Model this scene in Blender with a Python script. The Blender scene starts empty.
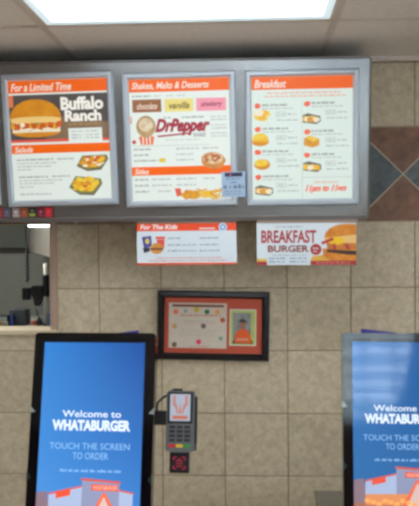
import bpy, bmesh, math, random
from mathutils import Vector, Matrix
R_ = math.radians
random.seed(7)
S = bpy.context.scene
COL = S.collection
E = 1.75            # eye height of the viewer
CEIL = E + .841

# ------------------------------------------------------------------ materials
def lin(c):
    f = lambda v: (v/255/12.92) if v/255 <= .04045 else ((v/255+.055)/1.055)**2.4
    return (f(c[0]), f(c[1]), f(c[2]), 1)
_M = {}
def mat(name, c, rough=.5, metal=0, emit=0, noise=0, scale=20, c2=None, bump=0, spec=.5, coat=0, stretch=None, ecol=None, lit=False):
    if name in _M: return _M[name]
    m = bpy.data.materials.new(name); m.use_nodes = True
    nt = m.node_tree; b = nt.nodes['Principled BSDF']
    b.inputs['Base Color'].default_value = lin(c)
    b.inputs['Roughness'].default_value = rough
    b.inputs['Metallic'].default_value = metal
    b.inputs['Specular IOR Level'].default_value = spec
    b.inputs['Coat Weight'].default_value = coat
    out = b.inputs['Base Color']
    src = None
    if noise or c2:
        tc = nt.nodes.new('ShaderNodeTexCoord'); mp = nt.nodes.new('ShaderNodeMapping')
        if stretch: mp.inputs['Scale'].default_value = stretch
        n = nt.nodes.new('ShaderNodeTexNoise'); n.inputs['Scale'].default_value = scale
        n.inputs['Detail'].default_value = 5; n.inputs['Roughness'].default_value = .6
        rp = nt.nodes.new('ShaderNodeValToRGB')
        a = lin(c); z = lin(c2) if c2 else tuple(v*(1-noise) for v in a[:3])+(1,)
        rp.color_ramp.elements[0].color = z; rp.color_ramp.elements[0].position = .32
        rp.color_ramp.elements[1].color = a; rp.color_ramp.elements[1].position = .68
        L = nt.links.new
        L(tc.outputs['Object'], mp.inputs[0]); L(mp.outputs[0], n.inputs['Vector'])
        L(n.outputs['Fac'], rp.inputs[0]); L(rp.outputs[0], out); src = rp.outputs[0]
        if bump:
            bp = nt.nodes.new('ShaderNodeBump'); bp.inputs['Strength'].default_value = bump
            bp.inputs['Distance'].default_value = .004
            L(n.outputs['Fac'], bp.inputs['Height']); L(bp.outputs[0], b.inputs['Normal'])
    if emit:
        b.inputs['Emission Strength'].default_value = emit
        b.inputs['Emission Color'].default_value = lin(ecol or c)
        if src and not ecol: nt.links.new(src, b.inputs['Emission Color'])
        if lit:
            for l in list(b.inputs['Base Color'].links): nt.links.remove(l)
            q = lin(c); b.inputs['Base Color'].default_value = (q[0]*.3, q[1]*.3, q[2]*.3, 1)
    _M[name] = m
    return m
def ink(c, lit=0, **k):
    """printed ink; lit > 0 for prints on a backlit panel or pixels on a screen"""
    n = 'ink_%d_%d_%d_%g' % (c[0], c[1], c[2], lit) + (('_'+'_'.join(str(v) for v in k.values())) if k else '')
    if lit:
        if n in _M: return _M[n]
        c2 = k.pop('c2', None)
        m = mat(n, c, rough=.35, emit=lit, c2=c2, lit=True, **k)
        return m
    return mat(n, c, rough=.4, **k)

# ------------------------------------------------------------------ mesh tools
class MB:
    """collects shapes of several materials into one mesh"""
    def __init__(s): s.bm = bmesh.new(); s.mats = []
    def mi(s, m):
        if m not in s.mats: s.mats.append(m)
        return s.mats.index(m)
    def _tag(s, faces, m, smooth=False):
        i = s.mi(m)
        for f in faces: f.material_index = i; f.smooth = smooth
    def box(s, x0, x1, y0, y1, z0, z1, m, bev=0, seg=2):
        t = bmesh.new(); bmesh.ops.create_cube(t, size=1)
        for v in t.verts:
            v.co = Vector((x0+(v.co.x+.5)*(x1-x0), y0+(v.co.y+.5)*(y1-y0), z0+(v.co.z+.5)*(z1-z0)))
        if bev: bmesh.ops.bevel(t, geom=t.edges[:], offset=bev, segments=seg, affect='EDGES', profile=.5)
        s.merge(t, m); return s
    def merge(s, t, m, smooth=False, xf=None):
        if xf: bmesh.ops.transform(t, matrix=xf, verts=t.verts)
        bmesh.ops.recalc_face_normals(t, faces=t.faces[:])
        i = s.mi(m); mp = {}
        for v in t.verts: mp[v] = s.bm.verts.new(v.co)
        for f in t.faces:
            try: g = s.bm.faces.new([mp[v] for v in f.verts])
            except ValueError: continue
            g.material_index = i; g.smooth = smooth or f.smooth
        t.free()
    def prism(s, pts, y0, y1, m, axis='y', bev=0):
        """outline in x,z pushed from y0 to y1 (axis y), or x,y pushed in z, or y,z pushed in x"""
        t = bmesh.new()
        def P(a, b, c):
            return {'y': (a, c, b), 'z': (a, b, c), 'x': (c, a, b)}[axis]
        lo = [t.verts.new(P(a, b, y0)) for a, b in pts]; hi = [t.verts.new(P(a, b, y1)) for a, b in pts]
        t.faces.new(lo); t.faces.new(hi[::-1])
        n = len(pts)
        for i in range(n): t.faces.new((lo[i], lo[(i+1) % n], hi[(i+1) % n], hi[i]))
        if bev: bmesh.ops.bevel(t, geom=t.edges[:], offset=bev, segments=2, affect='EDGES')
        s.merge(t, m)
    def lathe(s, prof, c, m, n=20, axis='z'):
        t = bmesh.new(); rings = []
        for r, h in prof:
            ring = []
            for k in range(n):
                a = 2*math.pi*k/n; x, y = r*math.cos(a), r*math.sin(a)
                ring.append(t.verts.new((c[0]+x, c[1]+y, c[2]+h) if axis == 'z' else (c[0]+x, c[1]+h, c[2]+y)))
            rings.append(ring)
        for a, b in zip(rings, rings[1:]):
            for k in range(n): t.faces.new((a[k], a[(k+1) % n], b[(k+1) % n], b[k]))
        t.faces.new(rings[0]); t.faces.new(rings[-1])
        for f in t.faces: f.smooth = len(f.verts) == 4
        s.merge(t, m)
    def tube(s, pts, r, m, n=10):
        t = bmesh.new(); pts = [Vector(p) for p in pts]; rings = []
        for i, p in enumerate(pts):
            d = (pts[min(i+1, len(pts)-1)]-pts[max(i-1, 0)]).normalized()
            u = d.cross(Vector((0.13, .97, .2))).normalized(); w = d.cross(u)
            rings.append([t.verts.new(p+(u*math.cos(2*math.pi*k/n)+w*math.sin(2*math.pi*k/n))*r) for k in range(n)])
        for a, b in zip(rings, rings[1:]):
            for k in range(n): t.faces.new((a[k], a[(k+1) % n], b[(k+1) % n], b[k]))
        t.faces.new(rings[0]); t.faces.new(rings[-1])
        for f in t.faces: f.smooth = len(f.verts) == 4
        s.merge(t, m)
    def build(s, name, parent=None, mx=None):
        me = bpy.data.meshes.new(name); s.bm.to_mesh(me); s.bm.free()
        for m in s.mats: me.materials.append(m)
        o = bpy.data.objects.new(name, me); COL.objects.link(o)
        if parent: o.parent = parent
        if mx is not None: o.matrix_local = mx
        return o

def tag(o, label=None, cat=None, group=None, kind=None):
    if label: o['label'] = label
    if cat: o['category'] = cat
    if group: o['group'] = group
    if kind: o['kind'] = kind
    return o
def empty(name, loc=(0, 0, 0), rz=0, mx=None):
    o = bpy.data.objects.new(name, None); COL.objects.link(o)
    if mx is not None: o.matrix_world = mx
    else: o.location = loc; o.rotation_euler = (0, 0, rz)
    return o
def struct(o): o['kind'] = 'structure'; return o

# text turned to flat polygons -------------------------------------------------
def text_tris(s, bold=0, shear=0):
    cu = bpy.data.curves.new('t', 'FONT'); cu.body = s; cu.offset = bold; cu.shear = shear
    cu.resolution_u = 3
    o = bpy.data.objects.new('t', cu); COL.objects.link(o)
    dg = bpy.context.evaluated_depsgraph_get()
    me = bpy.data.meshes.new_from_object(o.evaluated_get(dg))
    vs = [tuple(v.co[:2]) for v in me.vertices]; fs = [tuple(p.vertices) for p in me.polygons]
    bpy.data.objects.remove(o); bpy.data.curves.remove(cu); bpy.data.meshes.remove(me)
    return vs, fs

class Print:
    """flat printed matter on a sheet w x h; u to the right, v downward, both 0..1; the sheet faces -y"""
    def __init__(s, w, h, y=0., step=.00025):
        s.w, s.h, s.y, s.st, s.mb = w, h, y, step, MB()
    def P(s, u, v, k): return ((u-.5)*s.w, s.y-k*s.st, (.5-v)*s.h)
    def poly(s, pts, m, k=1):
        vs = [s.mb.bm.verts.new(s.P(u, v, k)) for u, v in pts]
        f = s.mb.bm.faces.new(vs); f.material_index = s.mb.mi(m)
        f.normal_update()
        if f.normal.y > 0: f.normal_flip()
    def rect(s, u0, v0, u1, v1, m, k=1): s.poly([(u0, v0), (u1, v0), (u1, v1), (u0, v1)], m, k)
    def oval(s, u, v, ru, rv, m, k=1, a0=0, a1=360, n=22, rot=0):
        pts = []
        for i in range(n+1 if a1-a0 < 360 else n):
            a = R_(a0+(a1-a0)*i/n); x, y = ru*math.cos(a)*s.w, rv*math.sin(a)*s.h
            c, q = math.cos(rot), math.sin(rot)
            pts.append((u+(x*c-y*q)/s.w, v+(x*q+y*c)/s.h))
        s.poly(pts, m, k)
    def blob(s, u, v, ru, rv, m, k=1, n=14, j=.15, rot=0):
        pts = []
        for i in range(n):
            a = 2*math.pi*i/n; q = 1+random.uniform(-j, j)
            x, y = ru*q*math.cos(a)*s.w, rv*q*math.sin(a)*s.h; c, z = math.cos(rot), math.sin(rot)
            pts.append((u+(x*c-y*z)/s.w, v+(x*z+y*c)/s.h))
        s.poly(pts, m, k)
    def text(s, t, u0, v0, u1, v1, m, k=2, bold=0, shear=0):
        vs, fs = text_tris(t, bold, shear)
        a0, a1 = min(v[0] for v in vs), max(v[0] for v in vs); b0, b1 = min(v[1] for v in vs), max(v[1] for v in vs)
        nv = [s.mb.bm.verts.new(s.P(u0+(x-a0)/(a1-a0)*(u1-u0), v1-(y-b0)/(b1-b0)*(v1-v0), k)) for x, y in vs]
        i = s.mb.mi(m)
        for f in fs:
            try: g = s.mb.bm.faces.new([nv[q] for q in f])
            except ValueError: continue
            g.material_index = i; g.normal_update()
            if g.normal.y > 0: g.normal_flip()
    def lines(s, u0, u1, v, m, h=.012, k=2, d=.75):
        """small print too fine to read: a row of letter-sized marks"""
        u = u0
        while u < u1-.003:
            wd = random.uniform(.02, .07)*(.45/s.w)
            e = min(u+wd, u1); x = u
            while x < e:
                q = min(x+.0045*(.45/s.w), e)
                hh = h*random.uniform(.55, 1)
                s.rect(x, v+h/2-hh, q, v+h/2, m, k); x = q+.0022*(.45/s.w)
            u = e+.009*(.45/s.w)/d
    def build(s, name, parent=None, mx=None): return s.mb.build(name, parent, mx)

# ------------------------------------------------------------------ the room
T = .308
X0C = -.755          # a tile joint
ZR = E-.266          # a tile row joint
tile_m = []
def tile_material(name, c, c2, sc=9, rough=.55, j=.1):
    m = bpy.data.materials.new(name); m.use_nodes = True; nt = m.node_tree; b = nt.nodes['Principled BSDF']; L = nt.links.new
    g = nt.nodes.new('ShaderNodeNewGeometry'); tc = nt.nodes.new('ShaderNodeTexCoord')
    add = nt.nodes.new('ShaderNodeVectorMath'); add.operation = 'MULTIPLY_ADD'
    cmb = nt.nodes.new('ShaderNodeCombineXYZ')
    for i in range(3): L(g.outputs['Random Per Island'], cmb.inputs[i])
    add.inputs[1].default_value = (37, 37, 37); L(cmb.outputs[0], add.inputs[0]); L(tc.outputs['Object'], add.inputs[2])
    n = nt.nodes.new('ShaderNodeTexNoise'); n.inputs['Scale'].default_value = sc; n.inputs['Detail'].default_value = 8
    n.inputs['Roughness'].default_value = .62; n.inputs['Distortion'].default_value = .6; L(add.outputs[0], n.inputs['Vector'])
    rp = nt.nodes.new('ShaderNodeValToRGB'); rp.color_ramp.elements[0].position = .3; rp.color_ramp.elements[1].position = .72
    rp.color_ramp.elements[0].color = lin(c2); rp.color_ramp.elements[1].color = lin(c)
    L(n.outputs['Fac'], rp.inputs[0])
    hsv = nt.nodes.new('ShaderNodeHueSaturation'); mr = nt.nodes.new('ShaderNodeMapRange')
    mr.inputs['To Min'].default_value = 1-j; mr.inputs['To Max'].default_value = 1+j
    L(g.outputs['Random Per Island'], mr.inputs['Value']); L(mr.outputs[0], hsv.inputs['Value']); L(rp.outputs[0], hsv.inputs['Color'])
    L(hsv.outputs[0], b.inputs['Base Color']); b.inputs['Roughness'].default_value = rough
    bp = nt.nodes.new('ShaderNodeBump'); bp.inputs['Strength'].default_value = .25; bp.inputs['Distance'].default_value = .003
    L(n.outputs['Fac'], bp.inputs['Height']); L(bp.outputs[0], b.inputs['Normal'])
    return m
beige = tile_material('beige_stone_tile', (202, 189, 162), (168, 152, 127), 30, j=.06)
brown = tile_material('brown_tile', (138, 98, 74), (90, 62, 46), 16, j=.06)
slate = tile_material('slate_blue_tile', (98, 106, 108), (62, 70, 74), 16, j=.06)
grout = mat('grout', (142, 122, 98), .9, noise=.2, scale=60)

OPX, OPZ0, OPZ1 = -.99, E-.485, E+.33     # serving hatch: everything left of OPX between these heights
XL, XR = -4.2, 4.4
YB = -8.0
g = .0045
w = MB()
# grout bed with the hatch left out
w.box(OPX, XR, .004, .15, 0, CEIL, grout); w.box(-2.4, OPX, .004, .15, 0, OPZ0, grout)
w.box(-2.4, OPX, .004, .15, OPZ1, CEIL, grout); w.box(XL, -2.4, .004, .15, 0, CEIL, grout)
def tile(x0, x1, z0, z1):
    """one tile, clipped round the hatch"""
    if x0 < OPX < x1 and z1 > OPZ0 and z0 < OPZ1: x0 = OPX
    if -2.4 < x0 and x1 <= OPX+1e-6 and z1 > OPZ0 and z0 < OPZ1:
        if z0 < OPZ0: z1 = OPZ0
        else: return
    if x1-x0 < .02 or z1-z0 < .015: return
    w.box(x0+g/2, x1-g/2, 0, .006, z0+g/2, z1-g/2, beige, bev=.0018, seg=1)
rows = [ZR-k*T for k in range(0, 6)] + [0.0]
rows = [r for r in rows if r > 0] + [0.0]
c0 = X0C-12*T
for k in range(30):
    a, b = c0+k*T, c0+(k+1)*T
    if b < XL or a > XR: continue
    a, b = max(a, XL), min(b, XR)
    for hi, lo in zip(rows, rows[1:]): tile(a, b, lo, hi)
    tile(a, b, ZR, E+.052)
    tile(a, b, E+.508, E+.508+T)
    tile(a, b, E+.508+T, CEIL)
# accent band with diamonds
B0, B1 = E+.052, E+.508; H = B1-B0; XC = .729
for k in range(-11, 9):
    cx = XC+k*H
    if cx-H/2 < XL or cx+H/2 > XR: continue
    if -2.4 < cx < OPX+.1: pass
    zc = (B0+B1)/2; d = g*.62
    w.box(cx-H/2, cx+H/2, .0015, .004, B0, B1, mat('pale_grout', (196, 182, 156), .9))
    for tri, m in (([(cx-H/2+d*1.4, B1-g/2), (cx+H/2-d*1.4, B1-g/2), (cx, zc+d)], brown), ([(cx-H/2+d*1.4, B0+g/2), (cx, zc-d), (cx+H/2-d*1.4, B0+g/2)], brown),
                   ([(cx-H/2, B0+d*1.4+g/2), (cx-d, zc), (cx-H/2, B1-d*1.4-g/2)], slate), ([(cx+H/2, B0+d*1.4+g/2), (cx+H/2, B1-d*1.4-g/2), (cx+d, zc)], slate)):
        w.prism(tri, 0, .006, m)
struct(w.build('wall_back'))

paint = mat('painted_wall', (200, 192, 178), .8, noise=.08, scale=3)
redpaint = mat('far_wall_paint', (120, 84, 66), .7, noise=.1, scale=3)
wl = MB(); wl.box(XL-.15, XL, YB, .15, 0, CEIL, paint); struct(wl.build('wall_left'))
wr = MB(); V0, V1, V2, V3 = -6.6, -3.4, 1.0, 2.2
wr.box(XR, XR+.15, YB, V0, 0, CEIL, paint); wr.box(XR, XR+.15, V1, .15, 0, CEIL, paint); wr.box(XR, XR+.15, V0, V1, 0, V2, paint); wr.box(XR, XR+.15, V0, V1, V3, CEIL, paint); struct(wr.build('wall_right'))
WX0, WX1, WZ0, WZ1 = .35, 2.12, 1.20, 2.40
wf = MB()
wf.box(XL-.15, WX0, YB-.15, YB, 0, CEIL, redpaint); wf.box(WX1, XR+.15, YB-.15, YB, 0, CEIL, redpaint)
wf.box(WX0, WX1, YB-.15, YB, 0, WZ0, redpaint); wf.box(WX0, WX1, YB-.15, YB, WZ1, CEIL, redpaint)
struct(wf.build('wall_front'))
fl = MB(); fl.box(XL-.15, XR+.15, YB-.15, 3.0, -.1, 0, mat('floor_tile', (186, 168, 148), .5, noise=.15, scale=6)); struct(fl.build('floor'))
cm = mat('ceiling_board', (226, 221, 215), .85, noise=.1, scale=45)
LX0, LX1, LY0, LY1 = -.835, .335, -1.315, -.708
GX, GY = LX1-LX0, LY1-LY0
lights = [(0, 0), (-2, -1), (2, -1), (0, -3), (2, -4), (-3, 0), (3, -7), (1, -7), (-3, -9), (2, -9)]
ce = MB()
xs = [LX0+k*GX for k in range(-3, 5)]; ys = [LY0+k*GY for k in range(-12, 3)]
ce.box(XL-.15, XR+.15, YB-.15, 3.0, CEIL+.05, CEIL+.15, cm)
def cell(x0, x1, y0, y1):
    x0, x1, y0, y1 = max(x0, XL), min(x1, XR), max(y0, YB), min(y1, 0)
    if x1-x0 > .02 and y1-y0 > .02: ce.box(x0, x1, y0, y1, CEIL, CEIL+.05, cm)
for i in range(-3, 4):
    for j in range(-12, 3):
        if (i, j) in lights: continue
        cell(LX0+i*GX, LX0+(i+1)*GX, LY0+j*GY, LY0+(j+1)*GY)
cell(XL, LX0-3*GX, YB, 0); ce.box(LX0+4*GX, XR, YB, 0, CEIL, CEIL+.05, cm) if LX0+4*GX < XR else None
struct(ce.build('ceiling'))
tb = MB(); tm = mat('ceiling_tee', (200, 192, 184), .5)
for i in range(-2, 5): 
    x = LX0+i*GX
    if XL < x < XR: tb.box(x-.012, x+.012, YB, 0, CEIL-.006, CEIL, tm)
for j in range(-11, 2):
    y = LY0+j*GY
    tb.box(XL, XR, y-.012, y+.012, CEIL-.006, CEIL-.0002, tm)
tb.box(XL, XR, -.022, -.0005, CEIL-.02, CEIL, tm)
struct(tb.build('trim_1'))

# window added behind the viewer to give the right kiosk glass its reflection
alu = mat('window_metal', (70, 66, 62), .4, metal=.6)
wn = MB()
for z in (WZ0, WZ1-.05): wn.box(WX0, WX1, YB-.1, YB-.03, z, z+.05, alu)
for x in (WX0, WX1-.05): wn.box(x, x+.05, YB-.1, YB-.03, WZ0+.05, WZ1-.05, alu)
for x in (.86, 1.34, 1.72): wn.box(x, x+.035, YB-.088, YB-.042, WZ0+.05, WZ1-.05, alu)
gl = bpy.data.materials.new('clear_glass'); gl.use_nodes = True; gn = gl.node_tree; gn.nodes.remove(gn.nodes['Principled BSDF'])
g1 = gn.nodes.new('ShaderNodeBsdfTransparent'); g2 = gn.nodes.new('ShaderNodeBsdfGlossy'); g2.inputs['Roughness'].default_value = 0; g3 = gn.nodes.new('ShaderNodeMixShader'); g3.inputs[0].default_value = .05
gn.links.new(g1.outputs[0], g3.inputs[1]); gn.links.new(g2.outputs[0], g3.inputs[2]); gn.links.new(g3.outputs[0], gn.nodes['Material Output'].inputs[0])
wo = wn.build('reflection_window'); struct(wo)
gp = MB(); gp.box(WX0+.05, WX1-.05, YB-.068, YB-.062, WZ0+.05, WZ1-.05, gl); gp.build('added_window_pane', wo)

wn = MB()
for z in (V2, V3-.05): wn.box(XR+.03, XR+.1, V0, V1, z, z+.05, alu)
for k in range(5): wn.box(XR+.03, XR+.1, V0+k*(V1-V0-.05)/4, V0+k*(V1-V0-.05)/4+.05, V2+.05, V3-.05, alu)
wo = wn.build('fill_window'); struct(wo)  # unseen window added so daylight brightens the room and ceiling
gp = MB(); gp.box(XR+.062, XR+.068, V0+.05, V1-.05, V2+.05, V3-.05, gl); gp.build('added_window_pane', wo)

# blind with bright gaps and tied-back curtain, both added for the kiosk reflection
tl = bpy.data.materials.new('blind_cloth'); tl.use_nodes = True; gn = tl.node_tree; gn.nodes.remove(gn.nodes['Principled BSDF'])
g1 = gn.nodes.new('ShaderNodeBsdfTranslucent'); g1.inputs[0].default_value = (.72, .78, .8, 1); g2 = gn.nodes.new('ShaderNodeBsdfDiffuse'); g2.inputs[0].default_value = (.6, .62, .62, 1)
g3 = gn.nodes.new('ShaderNodeMixShader'); g3.inputs[0].default_value = .25
gn.links.new(g1.outputs[0], g3.inputs[1]); gn.links.new(g2.outputs[0], g3.inputs[2]); gn.links.new(g3.outputs[0], gn.nodes['Material Output'].inputs[0])
bl = empty('reflection_blind', (1.235, YB-.02, 2.4)); tag(bl, 'pale slatted blind added behind the viewer to put bright bars into the cut kiosk screen reflection', 'blind')
edges = [2.225, 2.045, 1.83, 1.655, 1.50]
zz_ = [2.36]+edges
for k in range(5):
    b = MB(); b.box(-.82, .82, -.004, .0, zz_[k+1]+.045-2.4, zz_[k]-2.4, tl); b.build('slat', bl)
b = MB(); b.box(-.82, .82, -.004, 0, 1.26-2.4, 1.5-2.4, tl); b.build('slat', bl)
b = MB(); b.box(-.84, .84, -.015, .012, -.04, .0, alu); b.build('head_rail', bl)
b = MB(); fold = []
for k in range(13):
    t_ = k/12; fold.append((t_, .018*math.sin(k*2.2)))
tb_ = bmesh.new(); up = [tb_.verts.new((2.03+.2*a, YB+.05+y_, 2.44)) for a, y_ in fold]; dn = [tb_.verts.new((1.63+.55*a, YB+.05+y_, 1.05)) for a, y_ in fold]
up2 = [tb_.verts.new(v.co+Vector((0, .006, 0))) for v in up]; dn2 = [tb_.verts.new(v.co+Vector((0, .006, 0))) for v in dn]
for k in range(12):
    tb_.faces.new((up[k], up[k+1], dn[k+1], dn[k])); tb_.faces.new((up2[k], dn2[k], dn2[k+1], up2[k+1]))
    tb_.faces.new((up[k], up2[k], up2[k+1], up[k+1])); tb_.faces.new((dn[k], dn[k+1], dn2[k+1], dn2[k]))
tb_.faces.new((up[0], dn[0], dn2[0], up2[0])); tb_.faces.new((up[12], up2[12], dn2[12], dn[12]))
b.merge(tb_, mat('curtain_cloth', (60, 44, 44), .9)); tag(b.build('curtain'), 'dark curtain added behind the viewer to slant the edge of the kiosk reflection', 'curtain')  # added to cut the mirrored window along a slant

# ------------------------------------------------------------------ ceiling lights
def light(i, j, name='ceiling_light'):
    x0, y0 = LX0+i*GX, LY0+j*GY
    r = empty('ceiling_light', (x0+GX/2, y0+GY/2, CEIL))
    a, b = GX/2-.012, GY/2-.012
    m = MB(); fm = mat('light_frame_white', (205, 200, 190), .4); t = .014
    m.box(-a, a, -b, -b+t, -.004, .03, fm); m.box(-a, a, b-t, b, -.004, .03, fm)
    m.box(-a, -a+t, -b+t, b-t, -.004, .03, fm); m.box(a-t, a, -b+t, b-t, -.004, .03, fm)
    m.build('light_frame', r)
    d = MB(); d.box(-a+t, a-t, -b+t, b-t, .004, .012, mat('light_diffuser', (235, 243, 246), .4, emit=LIGHT, ecol=(236, 246, 255)), bev=.002)
    d.build('diffuser', r)
    e = MB(); em = mat('diffuser_edge', (205, 226, 236), .4, emit=.75); a -= t+.0005; b -= t+.0005
    for x0, x1, y0, y1 in ((-a, a, -b, -b+.045), (-a, a, b-.045, b), (-a, -a+.03, -b+.045, b-.045), (a-.03, a, -b+.045, b-.045)): e.box(x0, x1, y0, y1, -.003, .0035, em)
    e.build('diffuser_edge', r)
    return r
LIGHT = 9.0
tag(light(0, 0), 'bright white rectangular ceiling light above the menu board', 'ceiling light', 'recessed ceiling lights')
for i, j in lights[1:]:  # copies added out of view to raise the room light
    tag(light(i, j), 'unseen recessed ceiling light added farther out to light the dining room', 'ceiling light', 'recessed ceiling lights')

# ------------------------------------------------------------------ menu board
def RM(yaw, tilt, roll, loc):
    return Matrix.Translation(Vector(loc)) @ Matrix.Rotation(yaw, 4, 'Z') @ Matrix.Rotation(tilt, 4, 'X') @ Matrix.Rotation(roll, 4, 'Y')
MBX = RM(R_(.5546), R_(6.07), R_(.05), (0, -.30, E+.4))
board = empty('menu_board', mx=MBX)
tag(board, 'long grey metal menu board cabinet mounted over the tiled wall', 'menu board')
steel = mat('brushed_board_metal', (156, 157, 156), .27, metal=.85, noise=.1, scale=30, stretch=(40, 1, 1))
m = MB()
zb, zt, xr, xl = -.345, .380, .5335, -2.0
# front shell follows the tilt, back stays close to the wall
t = bmesh.new()
prof = [(0, zb+.012), (.012, zb), (.25, zb+.01), (.315, zt-.02), (.315, zt), (.01, zt), (0, zt-.01)]
def side(x, ins=0): return [t.verts.new((x, y+ins, z)) for y, z in prof]
A = side(xl); Bv = side(xr-.012); n = len(prof)
t.faces.new(A)
for i in range(n): t.faces.new((A[i], A[(i+1) % n], Bv[(i+1) % n], Bv[i]))
Cv = [t.verts.new((xr, min(max(y, .012), .30), min(max(z, zb+.014), zt-.012))) for y, z in prof]
for i in range(n): t.faces.new((Bv[i], Bv[(i+1) % n], Cv[(i+1) % n], Cv[i]))
t.faces.new(Cv)
m.merge(t, steel); m.build('cabinet', board)
m = MB(); dk = mat('board_rail_metal', (118, 112, 108), .4, metal=.7)
m.box(xl, xr-.02, -.006, .002, -.344, -.3225, dk, bev=.002)
m.build('bottom_rail', board)
m = MB(); m.box(xl, xr-.014, -.004, .002, .368, .378, dk, bev=.001); m.build('top_rail', board)

LIT = .62
W_ = ink((236, 244, 236), LIT); OR = ink((255, 106, 6), LIT); GR = ink((168, 173, 172), LIT); DG = ink((126, 130, 132), LIT)
LGR = ink((180, 188, 184), LIT); WT = ink((255, 240, 225), LIT)
silver = mat('silver_frame', (186, 194, 202), .42, metal=.45)
def panel(cx, cz, pw, ph, iw, ih, roll, label, rim_y=-.022):
    r = empty('menu_display', mx=MBX @ RM(0, 0, -roll, (cx, -.001, cz)))
    tag(r, label, 'menu panel', 'framed menu panels')
    m = MB(); a, b, c, d = pw/2, ph/2, iw/2, ih/2
    # bevelled picture-frame profile
    t = bmesh.new(); loops = []
    for (px, pz, y) in ((a, b, 0), (a, b, -.016), (a-.006, b-.006, -.024), (c+.008, d+.008, -.024), (c, d, -.014), (c, d, 0)):
        loops.append([t.verts.new((sx*px, y, sz*pz)) for sx, sz in ((-1, -1), (1, -1), (1, 1), (-1, 1))])
    for p, q in zip(loops, loops[1:]+loops[:1]):
        for k in range(4): t.faces.new((p[k], p[(k+1) % 4], q[(k+1) % 4], q[k]))
    m.merge(t, silver); m.build('frame', r)
    return r
def sheet(r, iw, ih, m=None):
    b = MB(); b.box(-iw/2+.0005, iw/2-.0005, -.009, -.002, -ih/2+.0005, ih/2-.0005, m or W_); return b.build('poster', r)
def header(p, par, txt, u1, v0=0, v1=.105, name='header_band'):
    q = Print(p[0], p[1], -.009); q.rect(.002, v0+.002, .998, v1, OR)
    q.text(txt, .03, v0+(v1-v0)*.24, u1, v1-(v1-v0)*.14, WT, 2, bold=.02, shear=.25); q.build(name, par)

bun = ink((232, 158, 40), LIT, c2=(205, 120, 18), scale=14); bunp = ink((248, 210, 130), LIT)
fry = ink((240, 180, 60), LIT, c2=(205, 110, 30), scale=60); redf = ink((232, 112, 44), LIT, c2=(178, 54, 24), scale=90)
mayo = ink((248, 236, 205), LIT); leaf = ink((140, 140, 76), LIT, c2=(84, 92, 50), scale=70); tray = ink((112, 108, 96), LIT)
egg = ink((250, 205, 50), LIT, c2=(235, 150, 30), scale=60); yel = ink((250, 222, 84), LIT, c2=(240, 184, 40), scale=50)

def burger(q, u0, u1, v0, v1, k=2):
    uw, vh, uc = u1-u0, v1-v0, (u0+u1)/2
    q.oval(uc, v0+vh*.84, uw*.47, vh*.15, bun, k)
    q.poly([(u0+uw*.02, v0+vh*.56), (u1-uw*.02, v0+vh*.56), (u1-uw*.05, v0+vh*.86), (u0+uw*.05, v0+vh*.86)], mayo, k+1)
    for i in range(12):
        q.blob(u0+uw*(.06+.08*i), v0+vh*(.68+.04*math.sin(i*2.1)), uw*.062, vh*.11, redf if i % 2 else fry, k+2+i % 2, j=.25)
    for i in range(5):
        q.blob(u0+uw*(.16+.18*i), v0+vh*(.80+.02*math.cos(i*3)), uw*.09, vh*.035, mayo, k+4)
    q.blob(u0+uw*.24, v0+vh*.66, uw*.05, vh*.07, mayo, k+4); q.blob(u0+uw*.52, v0+vh*.62, uw*.06, vh*.04, leaf, k+4)
    q.oval(uc, v0+vh*.57, uw*.485, vh*.045, bunp, k+5)
    pts = [(u0+uw*a, v0+vh*b) for a, b in ((.01, .52), (.015, .40), (.06, .27), (.15, .14), (.28, .05), (.42, .01), (.58, .01), (.72, .05), (.85, .14), (.94, .27), (.985, .40), (.99, .52), (.9, .57), (.5, .59), (.1, .57))]
    q.poly(pts, bun, k+6)
    q.poly([(u0+uw*a, v0+vh*b) for a, b in ((.01, .50), (.2, .46), (.5, .45), (.8, .46), (.99, .50), (.985, .54), (.9, .58), (.5, .60), (.1, .58), (.015, .54))], bunp, k+7)
def dish(q, u, v, ru, rv, top, k=2, rot=-.15):
    c, s_ = math.cos(rot), math.sin(rot)
    def at(x, y): return (u+(x*ru*c-y*rv*s_), v+(x*ru*s_+y*rv*c))
    q.poly([at(-1, .15), at(-.55, -.75), at(.95, -.35), at(1, .1), at(.45, 1), at(-.4, .85)], tray, k)
    q.poly([at(-.94, .08), at(-.52, -.72), at(.9, -.34), at(.95, .05), at(.42, .85), at(-.4, .72)], leaf, k+1)
    q.poly([at(-.8, .02), at(-.48, -.6), at(.8, -.28), at(.84, .02), at(.38, .66), at(-.36, .55)], top[0], k+2)
    for i in range(26):
        a = random.uniform(0, 6.28); d = random.uniform(0, .75)
        x, y = at(d*math.cos(a), d*math.sin(a)*.8)
        q.blob(x, y, ru*.16, rv*.14, random.choice(top), k+3+i % 4)

# --- panel 1
IW, IH = .4485, .541
p1 = panel(-.8625, .0293, .5034, .593, IW, .538, R_(1.1), 'leftmost fully visible lit menu panel, with a large chicken burger')
s1 = sheet(p1, IW, .538); P1 = (IW, .538)
header(P1, s1, 'For a Limited Time', .64); header(P1, s1, 'Salads', .22, .53, .605)
q = Print(*P1, -.009)
q.rect(.0, .12, 1, .49, ink((96, 88, 84), LIT, c2=(72, 68, 66), scale=9))
q.poly([(.35, .49), (.55, .3), (1, .36), (1, .49)], ink((150, 122, 96), LIT, c2=(120, 92, 72), scale=12), 2)
q.rect(0, .12, .045, .22, ink((240, 130, 80), LIT), 2)
burger(q, .0, .53, .155, .475, 3)
q.text('Buffalo', .525, .145, .955, .255, ink((255, 250, 240), LIT), 12, bold=.045)
q.text('Ranch', .56, .255, .93, .35, ink((255, 250, 240), LIT), 12, bold=.045)
q.lines(.60, .92, .372, ink((190, 160, 90), LIT), .018, 12)
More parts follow.
